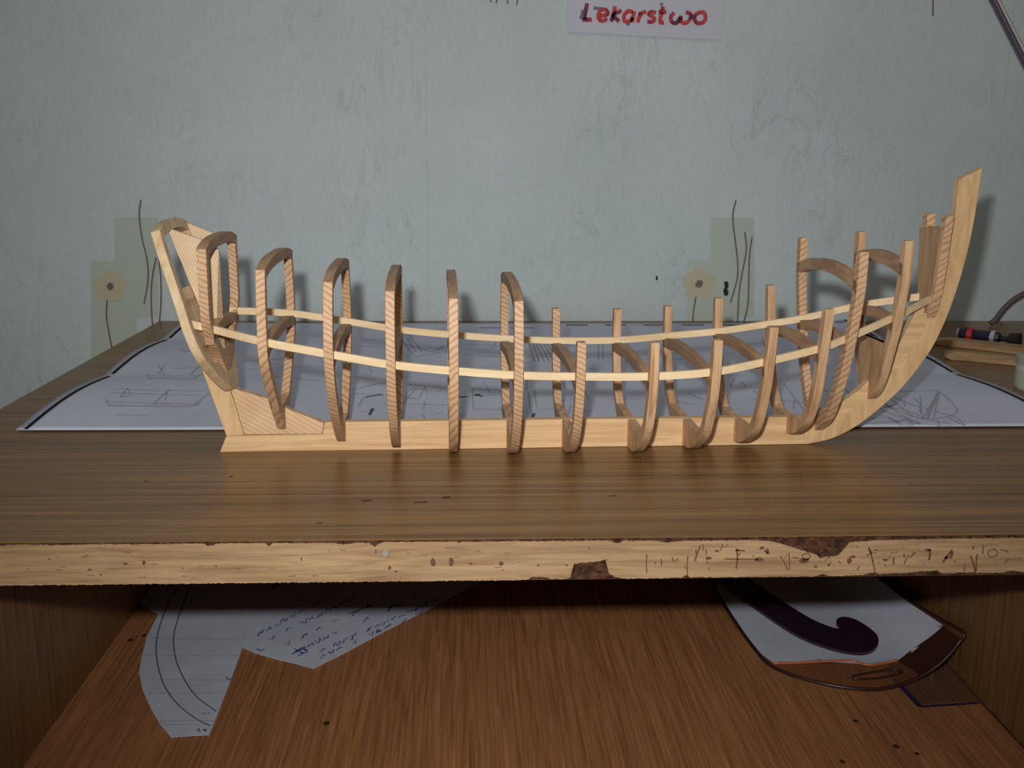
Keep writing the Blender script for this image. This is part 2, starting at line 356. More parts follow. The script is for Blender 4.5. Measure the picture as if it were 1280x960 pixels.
for xx in (X0+0.0062, X1-0.0062):
    for y0, y1 in ((Y0, 0.799), (0.807, 0.958), (0.966, Y1)):
        L = Lines((0, 0, 1)); L.line([(xx, y0+(y1-y0)*k/30, pz(xx, y0+(y1-y0)*k/30)+0.0003) for k in range(31)], 0.0028); L.build('printed_border', M_border, plan)
yy = 1.043
x = 0.10
while x < 0.39:
    L = Lines((0, 0, 1)); L.line([(x, yy, pz(x, yy)+.0003), (x+0.022, yy, pz(x+0.022, yy)+.0003)], 0.004); L.build('printed_border', M_border, plan); x += 0.040
def hull(x0, x1, y, h):
    P = [(x0, y-h), (x0+3, y), (x1-12, y), (x1, y-h*1.2)]
    return [P, [(x0, y-h*.6), (x1-4, y-h*.6)]]
d = hull(133, 252, 509, 6) + [[(133, 511), (190, 508), (250, 507)], [(150, 500), (160, 488), (164, 497)], [(152, 500), (163, 497)], [(192, 506), (212, 488)], [(192, 506), (214, 504)], [(196, 502), (210, 490), (206, 502)], [(243, 505), (262, 492)], [(145, 490), (255, 489)], [(140, 495), (250, 494)], [(145, 520), (187, 520)]]
drawing('printed_drawing', d, M_ink, 0.0008)
d = hull(184, 254, 473, 5) + [[(198, 458), (206, 470)], [(206, 458), (198, 468)], [(236, 470), (250, 458)], [(216, 462), (250, 460)], [(184, 474), (255, 475)]]
drawing('printed_drawing', d, M_ink, 0.0008)
d = hull(228, 262, 442, 3) + [[(300, 452), (360, 448)], [(310, 462), (390, 458)], [(330, 470), (400, 476)], [(340, 440), (400, 436)]]
drawing('printed_drawing', d, M_ink, 0.0008)
d = []
for k in range(9): d.append([(660+k*4, 424), (668+k*6.2, 452)])
drawing('printed_drawing', d, M_ink, 0.0012)
d = [[(440, 488), (480, 478), (560, 485)], [(440, 492), (520, 498)], [(508, 490), (516, 486), (530, 486), (524, 498), (508, 498), (508, 490)], [(500, 508), (520, 486)], [(505, 505), (560, 507)], [(446, 516), (470, 512)], [(514, 520), (512, 522)],
     [(590, 486), (592, 512), (628, 512), (628, 488), (590, 486)], [(572, 496), (620, 494)], [(660, 490), (665, 520)], [(668, 488), (671, 510)], [(676, 512), (740, 514)], [(505, 430), (540, 440), (556, 432)], [(520, 446), (552, 440)], [(500, 420), (515, 442)], [(507, 420), (520, 440)], [(512, 420), (528, 440)], [(450, 424), (490, 426)], [(448, 432), (490, 436)],
     [(580, 430), (616, 432)], [(580, 444), (640, 446)], [(748, 424), (748, 450)], [(753, 424), (754, 450)], [(700, 432), (745, 434)], [(575, 470), (680, 474)], [(570, 464), (700, 466)], [(860, 492), (880, 500)], [(850, 496), (878, 498)], [(845, 502), (870, 506)], [(836, 440), (880, 446)], [(840, 450), (868, 446)], [(980, 480), (1010, 520)], [(976, 500), (1012, 505)], [(1040, 470), (1070, 500)], [(930, 440), (960, 442)], [(760, 500), (792, 498)], [(430, 470), (470, 474)], [(576, 404+8), (610, 413)]]
drawing('printed_drawing', d, M_ink, 0.0008)
random.seed(23); d = []
for k in range(70):
    x, y = random.uniform(440, 1060), random.uniform(414, 520); ln_ = random.uniform(8, 40)
    d.append([(x, y), (x+ln_, y+random.uniform(-2, 2))] if random.random() < .6 else [(x, y), (x+random.uniform(-8, 8), y+random.uniform(4, 14))])
drawing('printed_drawing', d, M_ink, 0.0007)
drawing('printed_caption', [[(572, 497), (583, 496)], [(593, 495), (600, 493)], [(594, 493), (603, 496)], [(462, 519), (466, 511)], [(665, 523), (668, 517)], [(600, 410), (628, 410)], [(638, 410), (668, 410)], [(456, 497), (478, 493)]], M_inkd, 0.0022)
# body plan at the right
el = [(1172.5, 491), (1185, 500), (1193, 508), (1197, 514), (1194, 518), (1185, 521), (1170, 524), (1155, 524), (1142, 521), (1120, 512), (1100, 503), (1088, 497)]
d = [el, [(1072, 489), (1172, 490)], [(1172, 491), (1158, 522)], [(1174, 492), (1167, 523)], [(1174, 491), (1160, 523)], [(1172, 494), (1152, 524)], [(1110, 494), (1140, 506), (1170, 515), (1195, 522), (1208, 533)], [(1185, 522), (1200, 530), (1211, 535)], [(1150, 495), (1152, 518)], [(1142, 498), (1150, 505), (1150, 516)], [(1100, 500), (1125, 518), (1150, 530)], [(1112, 498), (1140, 520), (1198, 533)], [(1090, 505), (1130, 512), (1160, 524)], [(1085, 516), (1110, 521), (1128, 533)], [(1080, 524), (1105, 522), (1125, 528)], [(1086, 530), (1130, 526), (1150, 531)], [(1120, 528), (1134, 524), (1142, 531), (1130, 534)], [(1128, 505), (1131, 501), (1131, 508)], [(1100, 512), (1150, 530), (1190, 533)], [(1172, 526), (1176, 536)], [(1076, 520), (1096, 512), (1120, 506)]]
drawing('printed_drawing', d, M_ink, 0.0008)

# ------------------------------------------------------------------ the model ship
KS = {0: -.1692, 1: -.1429, 2: -.1110, 3: -.0760, 4: -.0433, 5: -.0098, 6: .0250, 7: .0587, 8: .0988, 9: .1328, 10: .1646, 11: .1973, 12: .2155, 13: .2472, 14: .2800}
SEC = {1: [(3, 40), (10, 52), (20, 62), (30, 69), (38, 76), (44, 86), (44.5, 100), (43.5, 124)],
 2: [(4, 14), (9, 18), (20, 27), (32, 38), (45, 51.5), (54, 62), (57.5, 72), (57.5, 81), (56, 99), (53.4, 114)],
 3: [(4, 6), (14, 11), (28, 21), (42, 33), (54, 48), (60, 60), (62, 70), (61, 82), (57, 97), (53, 107.5)],
 4: [(4, 2.5), (16, 6), (30, 14), (44, 25), (55, 40), (61, 53), (63.5, 65), (63, 80), (60, 92), (57, 103)],
 5: [(4, .5), (18, 2.5), (32, 9), (45, 19), (55, 32), (61, 46), (63.5, 60), (64, 75), (62, 90), (60.5, 99.5)],
 6: [(4, .2), (20, 2), (36, 8.5), (47, 18), (56, 31), (61, 44), (63.5, 57), (64, 72), (62, 88), (60, 98)],
 7: [(4, .2), (22, 2.5), (37, 9.5), (49, 20), (56, 32), (60.5, 45), (62.5, 58), (63.6, 76)],
 8: [(4, .2), (22, 2.5), (37, 9.5), (50, 20), (57, 32), (61, 44), (63, 57), (63, 75.5)],
 9: [(4, 1), (20, 3.5), (35, 10.5), (49, 20), (56, 32), (61, 43.5), (64, 58), (65, 77)],
 10: [(4, 3), (14, 5), (25, 9.7), (39, 18.7), (47, 30.6), (53.7, 47), (57.5, 65.6), (59.5, 83)],
 11: [(4, 8), (15, 10.5), (31, 20), (39, 30), (45, 42), (49, 60), (52, 77), (54.3, 92)],
 12: [(3, 9), (8, 12), (18.6, 20), (28, 34), (36, 51), (42, 67.5), (46, 83), (50, 102), (50.7, 123)],
 13: [(2.5, 28.5), (6, 30), (13, 36.5), (19.5, 48), (25, 63), (31, 80), (34, 95.5), (36, 107), (36.6, 128)],
 14: [(2.5, 78), (7.5, 87.4), (11, 102.6), (13, 122.8), (15.2, 140.5)]}
FLOOR = {1: 64, 2: 31, 3: 19, 4: 17.6, 5: 17.6, 6: 17.6, 7: 17.6, 8: 17.4, 9: 17.4, 10: 17.6, 11: 19, 12: 22, 13: 66, 14: 84}
STR = {1: 79.5, 2: 75, 3: 69, 4: 63.3, 5: 59.7, 6: 57, 7: 55.7, 8: 55.6, 9: 58.1, 10: 62.2, 11: 68.3, 12: 72.8, 13: 82.7, 14: 91.5}
TOPB = {1: 4.8, 2: 4.6, 3: 5, 4: 5.2, 5: 5.4, 6: 5.6}
WD, MD = 4.9, 6.4                                   # frame width along the keel and moulded depth, mm
THETA = math.radians(1.6695)
ship = empty('model_ship', (0, 0.6029, 0), THETA)
tag(ship, 'unfinished wooden model ship skeleton of pine keel, ribs and stringers on the desk', 'model ship')
mm = lambda s, t, z: (s, t/1000, z/1000)
def half_width(k, z):
    S = SEC[k]
    for (a, za), (b, zb) in zip(S, S[1:]):
        if za <= z <= zb: return a + (b-a)*(z-za)/(zb-za)
    return S[-1][0]
def section(S, floor):
    P = spline([(t, z, 0) for t, z in [(0, S[0][1]-0.2)] + S], 4); I = []
    for i, p in enumerate(P):
        t = (P[min(i+1, len(P)-1)] - P[max(i-1, 0)]).normalized(); nrm = Vector((-t.y, t.x, 0))
        q = p + nrm*MD; q.x = max(q.x, 0.0) if i else 0.0
        q.y = max(q.y, floor); I.append(q)
    # keep the inner line running outwards
    for i in range(1, len(I)):
        if I[i].y <= floor + 1e-6: I[i].x = max(I[i].x, I[i-1].x)
    I[-1].y = P[-1].y; I[-1].x = P[-1].x - MD*0.92
    O_ = [Vector((-p.x, p.y, 0)) for p in reversed(P)] + P[1:]
    I_ = [Vector((-p.x, p.y, 0)) for p in reversed(I)] + I[1:]
    return O_, I_
def beam(s, hw, zend, crown, depth, name, parent, m=None, wdt=WD):
    T = []; Bm = []
    for i in range(17):
        u = -1 + i/8; z = zend + crown*(1 - abs(u)**2.2)
        T.append(mm(s - wdt/2000, u*hw, z)); Bm.append(mm(s - wdt/2000, u*hw, z - depth))
    return obj(name, *strip_solid(T, Bm, (wdt/1000, 0, 0)), m or M_beam, parent, bevel=0.0003)
frames = {}
for k in range(1, 15):
    s = KS[k]; O_, I_ = section(SEC[k], FLOOR[k])
    A = [mm(s - WD/2000, p.x, p.y) for p in O_]; B = [mm(s - WD/2000, p.x, p.y) for p in I_]
    f = obj('hull_frame', *strip_solid(A, B, (WD/1000, 0, 0)), M_frames[(0, 0, 1, 0, 0, 1, 0, 0, 2, 2, 2, 2, 1, 2, 1)[k]], ship, bevel=0.0003); frames[k] = f
    tb = SEC[k][-1]
    if k in TOPB:   # closed arches over the stern half
        T = []; Bm = []
        for i in range(21):
            u = -1 + i/10; z = tb[1] + TOPB[k]*(1 - abs(u)**3.2); T.append(mm(s - WD/2000 - .0002, u*(tb[0]+0.1), z)); Bm.append(mm(s - WD/2000 - .0002, u*(tb[0]+0.1) if abs(u) < 1 else u*tb[0], z - (6.2 if abs(u) < .95 else 1.0)))
        obj('top_beam', *strip_solid(T, Bm, (WD/1000 + .0004, 0, 0)), M_beam, f, bevel=0.0003)
    if k == 12: beam(s, half_width(12, 106)-1.5, 106.5, 7.2, 7.0, 'top_beam', f)
    if k == 13: beam(s, half_width(13, 114)-1.5, 114.5, 5.0, 7.4, 'top_beam', f)
    if 1 <= k <= 13:
        zs = STR[k] - 2.5; hw = half_width(k, zs) - 2.0
        beam(s, hw, zs, 4.6, 6.2, 'deck_beam', f)
# forward bulkhead boards between the posts of the last frame
s = KS[14]
zz = [82, 100, 118, 132]
for i, (u0, u1) in enumerate(((-1, -.34), (-.33, .33), (.34, 1))):
    A = [mm(s - .0044, u0*(half_width(14, z)-.3), z) for z in zz]; B = [mm(s - .0044, u1*(half_width(14, z)-.3), z) for z in zz]
    obj('bulkhead_board', *strip_solid(A, B, (.0021, 0, 0)), M_bulk, frames[14])
beam(s, half_width(14, 131)-1, 132.5, 1.0, 3.0, 'bulkhead_cap', frames[14], M_beam, 4.0)
# lower bulkhead in the frame before it
s = KS[13]
obj('bow_filler', *strip_solid([mm(s - .0015, -half_width(13, z)+3, z) for z in (40, 55, 66)], [mm(s - .0015, half_width(13, z)-3, z) for z in (40, 55, 66)], (.003, 0, 0)), M_bulk, frames[13])

# keel, scarfed to the stem
T2 = 0.003
def side(P, name, m, th=T2):
    return obj(name, *prism([(a/1000, -th, b/1000) for a, b in P], (0, 2*th, 0)), m, ship, bevel=0.0003)
side([(-148, 0), (-143.7, 10.0), (-87.4, 10.2), (-85.8, 17.6), (60, 17.7), (207, 17.5), (207, 9), (209.4, .2)], 'keel', M_keel)
so = [(209.4, .2), (224.4, 3.7), (239, 11.2), (253.2, 22.7), (267.1, 36.8), (280.4, 56.2), (288.6, 75), (295.8, 101.8), (300.2, 130.5), (302.6, 168)]
si = [(206, 9), (221, 12), (234, 20), (246.5, 31), (259.5, 44.5), (272, 61.5), (279, 79), (285, 104), (288.5, 131), (289.2, 161.3)]
S3 = lambda L: spline([(a/1000, -T2, b/1000) for a, b in L], 5)
obj('stem', *strip_solid(S3(so), S3(si), (0, 2*T2, 0)), M_keel_hi, ship, bevel=0.0003)
ao = [(206, 9), (221, 12), (234, 20), (246.5, 31), (259.5, 44.5), (272, 61.5), (279, 79), (283.5, 97)]
ai = [(206, 17.5), (216, 20), (229, 26.5), (240, 35), (251, 47.5), (261, 61), (270, 81), (277, 92)]
S4 = lambda L: spline([(a/1000, -0.0026, b/1000) for a, b in L], 5)
obj('stem_apron', *strip_solid(S4(ao), S4(ai), (0, 0.0052, 0)), M_keel, ship, bevel=0.0002)
sp = side([(-157, 55), (-143.7, 10.0), (-133.4, 10.4), (-140.3, 39)], 'sternpost', M_keel_hi)
dw = side([(-140, 39.2), (-113.8, 30.6), (-106.1, 25.4), (-86.2, 17.0), (-87.6, 10.4), (-133.2, 10.6)], 'deadwood', M_dead, 0.0029)

# stringers along the inside of the ribs, one to a side
def stringer(sg):
    P = []
    if sg < 0: P.append(Vector((-.1545, -.0375, .0835)))
    for k in range(1, 15):
        z = STR[k]; b = half_width(k, z) - MD - 0.9
        if k == 14: b = max(b, 4.0)
        P.append(Vector((KS[k], sg*b/1000, z/1000)))
    if sg > 0: P[0].x -= 0.002
    P = spline(P, 5); V = []; Fc = []
    for p in P:
        for a, b in ((-1, -1), (1, -1), (1, 1), (-1, 1)): V.append((p.x, p.y + a*.0011, p.z + b*.0021))
    for i in range(len(P)-1):
        for j in range(4): Fc.append((4*i+j, 4*i+(j+1) % 4, 4*i+4+(j+1) % 4, 4*i+4+j))
    n = len(V); Fc += [(0, 1, 2, 3), (n-4, n-3, n-2, n-1)]
    return obj('stringer', V, Fc, M_stringer, ship)
stringer(-1); stringer(1)

# raked transom
A0 = Vector((-.1394, 0, .038)); A1 = Vector((-.1692, 0, .133)); vv = (A1-A0).normalized(); nn = Vector((vv.z, 0, -vv.x))
TS = [(3, 0), (8.5, 1.2), (19.6, 8), (30, 16.7), (39.4, 25.6), (44, 34.8), (44.6, 45), (42, 55), (40, 65.6), (37, 85), (33, 99)]
O_, I_ = section(TS, 20)
pt = lambda t, v, d=0: A0 + Vector((0, t/1000, 0)) + vv*(v/1000) + nn*(d/1000)
transom = obj('transom_frame', *strip_solid([pt(p.x, p.y, -2.4) for p in O_], [pt(p.x, p.y, -2.4) for p in I_], nn*0.0048), M_tran, ship, bevel=0.0003)
T = []; Bm = []
for i in range(17):
    u = -1 + i/8; z = 98.5 + 5.0*(1 - abs(u)**2.4); T.append(pt(u*33.2, z, -2.6)); Bm.append(pt(u*33.2, z - (6 if abs(u) < .95 else 1.5), -2.6))
obj('top_beam', *strip_solid(T, Bm, nn*0.0052), M_tran, transom, bevel=0.0003)
for u0, u1 in ((-1, -.5), (-.49, 0), (0.01, .5), (.51, 1)):
    vs = (18, 30, 45, 65)
    hwv = [25, 35, 38.5, 35]
    obj('transom_board', *strip_solid([pt(u0*h, v, -1.5) for h, v in zip(hwv, vs)], [pt(u1*h, v, -1.5) for h, v in zip(hwv, vs)], nn*0.002), M_panel, transom)
def on_rake(z): return -139.4 - 29.8*(z-38)/95 + 2.6
def knee(t, P, name): return obj(name, *prism([(a/1000, t-0.0013, b/1000) for a, b in P], (0, 0.0026, 0)), M_panel, ship, bevel=0.0002)
knee(-0.007, [(on_rake(132.4)-2.4, 132.4), (-151, 126.2), (-141, 120.0), (-141, 68), (-145.6, 60), (-143, 50), (on_rake(50), 50)], 'stern_knee')
knee(0.0305, [(on_rake(132.8), 132.8), (-150, 126.0), (-150, 86), (on_rake(84), 84)], 'stern_knee')

# ------------------------------------------------------------------ paper sign on the wall
q0, q1, q2, q3 = ony(709, -40, YB-.0012), ony(904, -32, YB-.0012), ony(902, 50, YB-.0012), ony(710, 40, YB-.0012)
sign = obj('paper_sign', *prism([q0, q1, q2, q3], (0, -0.0006, 0)), plain('sign_paper', lin(206, 208, 220), 0.75, 0.2)); tag(sign, 'white paper sign lettered Lekarstwo in red taped on the wall', 'sign')
def sg(x, y): return ony(x, y, YB-.0022)
glyphs = [[[(734, 4), (730, 24)], [(728, 24.5), (740, 24.5)]],
 [[(749, 20), (759, 18), (758, 13), (752, 12), (748, 18), (749, 24), (754, 26), (759, 23)]],
 [[(769, 8), (764, 27)], [(777, 13), (767, 19), (774, 27)]],
 [[(791, 15), (785, 14), (780, 20), (781, 26), (786, 27), (791, 22)], [(793, 14), (790, 28)]],
 [[(801, 15), (797, 28)], [(799, 21), (803, 16), (808, 15)]],
 [[(820, 16), (814, 15), (811, 18), (818, 23), (816, 27), (809, 27)]],
 [[(829, 8), (825, 27), (830, 28)], [(823, 15), (833, 15)]],
 [[(843, 16), (839, 20), (839, 26), (844, 29), (850, 25), (851, 20), (851, 26), (856, 29), (861, 26), (864, 20), (861, 16), (857, 16)]],
 [[(876, 15), (870, 18), (868, 24), (872, 29), (879, 28), (882, 22), (880, 16), (876, 15)]]]
for G in glyphs:
    L = Lines((0, -1, 0))
    for P in G: L.line([sg(a.x, a.y) for a in spline([(x, y, 0) for x, y in P], 4)], 0.0040)
    L.build('letter', M_red, sign)
L = Lines((0, -1, 0))
for P in ([(726, 24), (729, 12)], [(742, 10), (752, 11)], [(779, 26), (784, 28)], [(783, 29), (787, 31)], [(826, 7), (828, 4)], [(846, 26), (852, 20)]): L.line([ony(x, y, YB-.0020) for x, y in P], 0.0032)
L.build('ink_smudges', M_smudge, sign)['kind'] = 'stuff'

# ------------------------------------------------------------------ papers on the shelf
def sh(x, y, k=0): return onz(x, y, HS + 0.0006 + 0.0006*k)
out = [(179, 757), (198, 768), (184, 795), (176, 826), (174, 842), (178, 862), (188, 885), (201, 907), (214, 922), (240, 920), (262, 919), (272, 893), (287, 855), (303, 811), (345, 752), (330, 700), (262, 690), (178, 735), (173, 752)]
pat = obj('frame_pattern', *prism([sh(x, y, 1.2) for x, y in out], (0, 0, 0.0003)), M_white); tag(pat, 'cut white paper rib pattern with curved pencil lines on the shelf', 'paper')
def strokes(name, PP, m, wd, k, parent):
    L = Lines((0, 0, 1))
    for P in PP: L.line([sh(a.x, a.y, k) for a in spline([(x, y, 0) for x, y in P], 5)], wd)
    return L.build(name, m, parent)
strokes('pencil_line', [[(222, 735), (210, 755), (199, 785), (195, 810), (198, 835), (207, 860), (222, 880), (243, 897), (262, 907)]], M_inkd, 0.0009, 2.2, pat)
strokes('pencil_line', [[(238, 735), (228, 757), (219, 785), (217, 805), (221, 828), (232, 852), (246, 871), (270, 889)]], M_inkd, 0.0009, 2.2, pat)
for P_ in ([[(198, 766), (322, 768)], [(188, 798), (305, 799)], [(178, 819), (296, 820)], [(181, 850), (287, 850)], [(186, 867), (280, 866)], [(198, 901), (268, 901)], [(206, 906), (266, 906)]]): strokes('pencil_line', [P_], M_ink, 0.0007, 2.2, pat)
strokes('pencil_figures', [[(252, 892), (255, 892), (257, 891)], [(259, 892), (263, 891)], [(245, 912), (249, 911), (248, 914), (252, 914)], [(254, 911), (257, 914), (257, 911)], [(283, 846), (286, 850), (289, 847)], [(190, 797), (194, 797)]], M_inkd, 0.0008, 2.4, pat)['kind'] = 'stuff'
note = obj('handwritten_note', *prism([sh(x, y, 0) for x, y in [(303, 810), (320, 817), (345, 824), (370, 830), (392, 836), (430, 817), (480, 790), (535, 762), (600, 727), (640, 700), (420, 690), (330, 745)]], (0, 0, 0.0003)), M_white)
tag(note, 'folded white sheet with slanting blue handwriting on the shelf', 'paper')
L = Lines((0, 0, 1)); random.seed(11)
rows = [((322, 793), (400, 752)), ((336, 800), (440, 748)), ((356, 806), (480, 748)), ((374, 812), (515, 748)), ((388, 820), (540, 752)), ((400, 822), (545, 757))]
for (xa, ya), (xb, yb) in rows:
    n = int((xb-xa)/9); t = 0.0
    while t < 1:
        if random.random() < 0.68:
            cx, cy = xa + (xb-xa)*t, ya + (yb-ya)*t; P = []
            for j in range(6): P.append((cx + j*1.6 + random.uniform(-1.2, 1.2), cy - j*0.85 + random.uniform(-2.6, 2.6), 0))
            L.line([sh(a.x, a.y, 1.1) for a in spline(P, 3)], random.choice((0.0007, 0.0009, 0.0012)))
        t += 10.0/(xb-xa)
for P in ([(365, 818), (375, 811), (385, 813)], [(368, 811), (380, 817)], [(370, 816), (378, 809), (384, 816)], [(372, 820), (381, 815)], [(320, 770), (326, 768)], [(319, 772), (328, 773)], [(323, 767), (324, 774)], [(321, 811), (326, 813), (331, 811)], [(434, 768), (444, 764), (440, 770)]):
    L.line([sh(a.x, a.y, 1.2) for a in spline([(x, y, 0) for x, y in P], 4)], 0.0013)
L.build('handwriting', M_blue, note)['kind'] = 'stuff'

# ------------------------------------------------------------------ plastic pocket, french curve and set square
def pocket_z(X): return HS + 0.0032 + 0.55*max(0.0, X - 0.298)**2*24
def pk(x, y, dz=0.0):
    v = ray(x, y); p = CAM.copy()
    for k in range(2400):                       # walk down the line of sight to the bent sheet or the niche side
        p = CAM + v*(0.30 + k*0.0004)
        if p.z <= pocket_z(p.x) or p.x >= XNR - 0.004: break
    lo, hi = 0.30 + (k-1)*0.0004, 0.30 + k*0.0004
    for _ in range(14):
        mid = (lo+hi)/2; p = CAM + v*mid
        if p.z <= pocket_z(p.x) or p.x >= XNR - 0.004: hi = mid
        else: lo = mid
    return CAM + v*hi + Vector((0, 0, dz))
def gridfill(rowsL, rowsR, dz, n=14):
    """surface between two matching boundary polylines, following the pocket's bend"""
    V = []; Fc = []
    for (a, b) in zip(rowsL, rowsR):
        for i in range(n+1):
            t = i/n; V.append(pk(a[0]+(b[0]-a[0])*t, a[1]+(b[1]-a[1])*t, dz))
    for j in range(len(rowsL)-1):
        for i in range(n):
            q = j*(n+1)+i; Fc.append((q, q+1, q+n+2, q+n+1))
    return V, Fc
Mp = Mat('brown_clear_plastic', 0.16, 0.5); Mp.color(lin(150, 92, 62)); Mp.b.inputs['Alpha'].default_value = 0.42; M_pl = Mp.m
M_rim = plain('dark_plastic_rim', lin(58, 36, 34), 0.35, 0.5)
M_orange = plain('orange_plastic_edge', lin(190, 112, 70), 0.35, 0.5)
Lb = [(868, 690), (882, 716), (896, 742), (912, 768), (930, 795), (948, 818), (962, 832), (984, 843), (1010, 851), (1040, 858), (1070, 862)]
Rb = [(1060, 690), (1090, 716), (1118, 738), (1150, 760), (1180, 778), (1205, 793), (1197, 806), (1186, 820), (1168, 836), (1140, 852), (1104, 862)]
pocket = empty('plastic_pocket', pk(1040, 790)); tag(pocket, 'brown transparent plastic pocket holding white paper against the right niche side', 'plastic pocket')
def local(VF, root): 
    V, Fc = VF; o = root.location; return [Vector(v) - o for v in V], Fc
obj('back_sheet', *local(gridfill(Lb, Rb, 0.0), pocket), M_pl, pocket, smooth=True)
pl_ = obj('insert_paper', *local(gridfill([(886, 690), (899, 742), (915, 768), (933, 795), (951, 818), (966, 829), (990, 831), (1030, 828)], [(1060, 690), (1118, 741), (1140, 757), (1160, 770), (1179, 783), (1160, 800), (1128, 826), (1094, 832)], 0.0006), pocket), M_white, pocket, smooth=True)
L = Lines((0, 0, 1)); rim = Lb + Rb[::-1]
rimp = spline([(x, y, 0) for x, y in rim], 4)
V, Fc = tube([pk(a.x, a.y, 0.0008) for a in rimp], 0.0014, 6); obj('welded_rim', *local((V, Fc), pocket), M_rim, pocket, smooth=True)
obj('pocket_band', *local(gridfill([(1122, 828), (1140, 814), (1160, 800), (1181, 784)], [(1150, 846), (1168, 834), (1184, 820), (1200, 798)], 0.0014, 5), pocket), Mat('brown_band', 0.2, 0.5).color(lin(70, 40, 32)).m, pocket, smooth=True)
V, Fc = tube([pk(a.x, a.y, 0.0012) for a in spline([(966, 831, 0), (1000, 830, 0), (1040, 828, 0), (1066, 828, 0), (1088, 833, 0), (1122, 827, 0)], 5)], 0.0011, 6); obj('pocket_lip', *local((V, Fc), pocket), M_orange, pocket, smooth=True)
V, Fc = tube([pk(a.x, a.y, 0.0012) for a in spline([(1060, 848, 0), (1090, 842, 0), (1120, 839, 0), (1126, 843, 0), (1100, 849, 0), (1066, 851, 0)], 4)], 0.0008, 6); obj('hang_slot', *local((V, Fc), pocket), M_rim, pocket, smooth=True)
# french curve lying on it
fo_ = [(905, 690), (868, 690), (893, 722), (925, 748), (955, 770), (985, 790), (1010, 803), (1035, 812), (1060, 818), (1080, 819), (1093, 814), (1098, 806), (1096, 797), (1088, 789), (1076, 781), (1064, 775.5), (1053, 774), (1046, 777), (1045, 782), (1049, 786), (1052, 788.5), (1045, 788.5), (1036, 786), (1015, 777), (990, 762), (960, 743), (925, 718)]
Mf = Mat('violet_plastic', 0.12, 0.6); Mf.color(lin(52, 32, 50)); M_fc = Mf.m
o_ = pk(1040, 795); o_.z = HS
VV, FF = prism([onz(a.x, a.y, HS + 0.0050) - o_ for a in spline([(x, y, 0) for x, y in fo_], 4)[:-1]], (0, 0, 0.0022))
fc = obj('french_curve', VV, FF, M_fc); fc.location = o_; tag(fc, 'dark violet plastic french curve with hooked end lying on the pocket', 'drafting tool')
# set square sticking out under the pocket
Ms = Mat('clear_blue_plastic', 0.1, 0.5); Ms.color(lin(120, 88, 76)); Ms.b.inputs['Alpha'].default_value = 0.35; M_sq = Ms.m
M_sqe = plain('blue_plastic_edge', lin(44, 40, 84), 0.25, 0.5)
P = [(1105, 838), (1130, 862), (1150, 883), (1186, 881), (1225, 878), (1205, 854), (1185, 829), (1140, 812)]
sq = obj('set_square', *prism([sh(x, y, 0.2) for x, y in P], (0, 0, 0.0018)), M_sq); tag(sq, 'clear plastic set square with blue edges poking out from under the pocket', 'drafting tool')
for P_, wd in (([(1150, 883), (1186, 881), (1225, 878)], .0022), ([(1118, 849), (1150, 883)], .004)):
    L = Lines((0, 0, 1)); L.line([sh(x, y, 3.6) for x, y in P_], wd); L.build('cut_edge', M_sqe, sq)
c_ = sh(1164, 847, 0.2)
obj('peg', *tube([c_ + Vector((0, 0, .0018)), c_ + Vector((0, 0, .004)), c_ + Vector((0, 0, .005))], [.0022, .0022, .001], 10), plain('steel', lin(200, 200, 205), 0.25, 0.5, 1.0), sq)

# ------------------------------------------------------------------ odds and ends at the right of the desk
M_stick = wood('raw_stick', lin(150, 116, 78), lin(186, 152, 108), (30, 260, 260), blotch=0.4)
def stick(pa, pb, h, dpt, label, z0=0.0):
    a = onz(*pa, z0); b = onz(*pb, z0); d_ = (b-a).normalized(); n_ = Vector((-d_.y, d_.x, 0)); ln = (b-a).length
    root = a.copy(); P = [Vector((0, 0, h*.3)), Vector((.006, 0, 0)), Vector((ln, 0, 0)), Vector((ln, 0, h)), Vector((.010, 0, h)), Vector((0, 0, h*.7))]
    o = obj('wood_stick', *prism(P, (0, dpt, 0)), M_stick, None, bevel=0.0008); o.location = root; o.rotation_euler = (0, 0, math.atan2(d_.y, d_.x))
    tag(o, label, 'stick', 'raw sticks at the right of the desk'); return o
stick((1179, 449.5), (1420, 471), 0.0078, 0.012, 'raw wooden stick with a rounded end nearest the plan sheet')
stick((1166, 431.5), (1440, 462), 0.0066, 0.018, 'raw wooden stick lying between the front stick and the red collared tool')
# small hand tool: dark barrel with red collar and bright ferrules
ta = onz(1196, 426, 0.0075); tb_ = onz(1290, 437, 0.0075); dd = (tb_-ta); ln = dd.length; dd.normalize()
tool = empty('hand_tool', onz(1196, 426, 0)); tag(tool, 'dark hand tool with red collar and silver ferrules behind the wooden sticks', 'tool')
M_dk = plain('dark_blue_plastic', lin(34, 34, 52), 0.3, 0.5); M_rd = plain('red_plastic', lin(176, 30, 34), 0.35, 0.5); M_ag = plain('bright_steel', lin(205, 205, 210), 0.3, 0.5, 0.6); M_bk = plain('black_rubber', lin(30, 24, 28), 0.5, 0.4)
def seg(name, f0, f1, r0, r1, m):
    z_ = Vector((0, 0, 0.0072)); V, Fc = tube([dd*ln*f0 + z_, dd*ln*(f0*.9+f1*.1) + z_, dd*ln*(f0*.1+f1*.9) + z_, dd*ln*f1 + z_], [r0*.85, r0, r1, r1*.85], 16); obj(name, V, Fc, m, tool, smooth=False)
seg('ferrule', 0.0, .03, .0052, .0052, M_ag); seg('barrel', .03, .14, .0066, .0070, M_dk); seg('collar', .14, .23, .0072, .0068, M_rd); seg('barrel', .23, .47, .0055, .0060, M_dk)
seg('ferrule', .47, .54, .0066, .0066, M_ag); seg('barrel', .54, .60, .0062, .005, M_dk); seg('shaft', .60, .72, .0026, .0026, M_bk); seg('knob', .72, .88, .0060, .0070, M_bk)
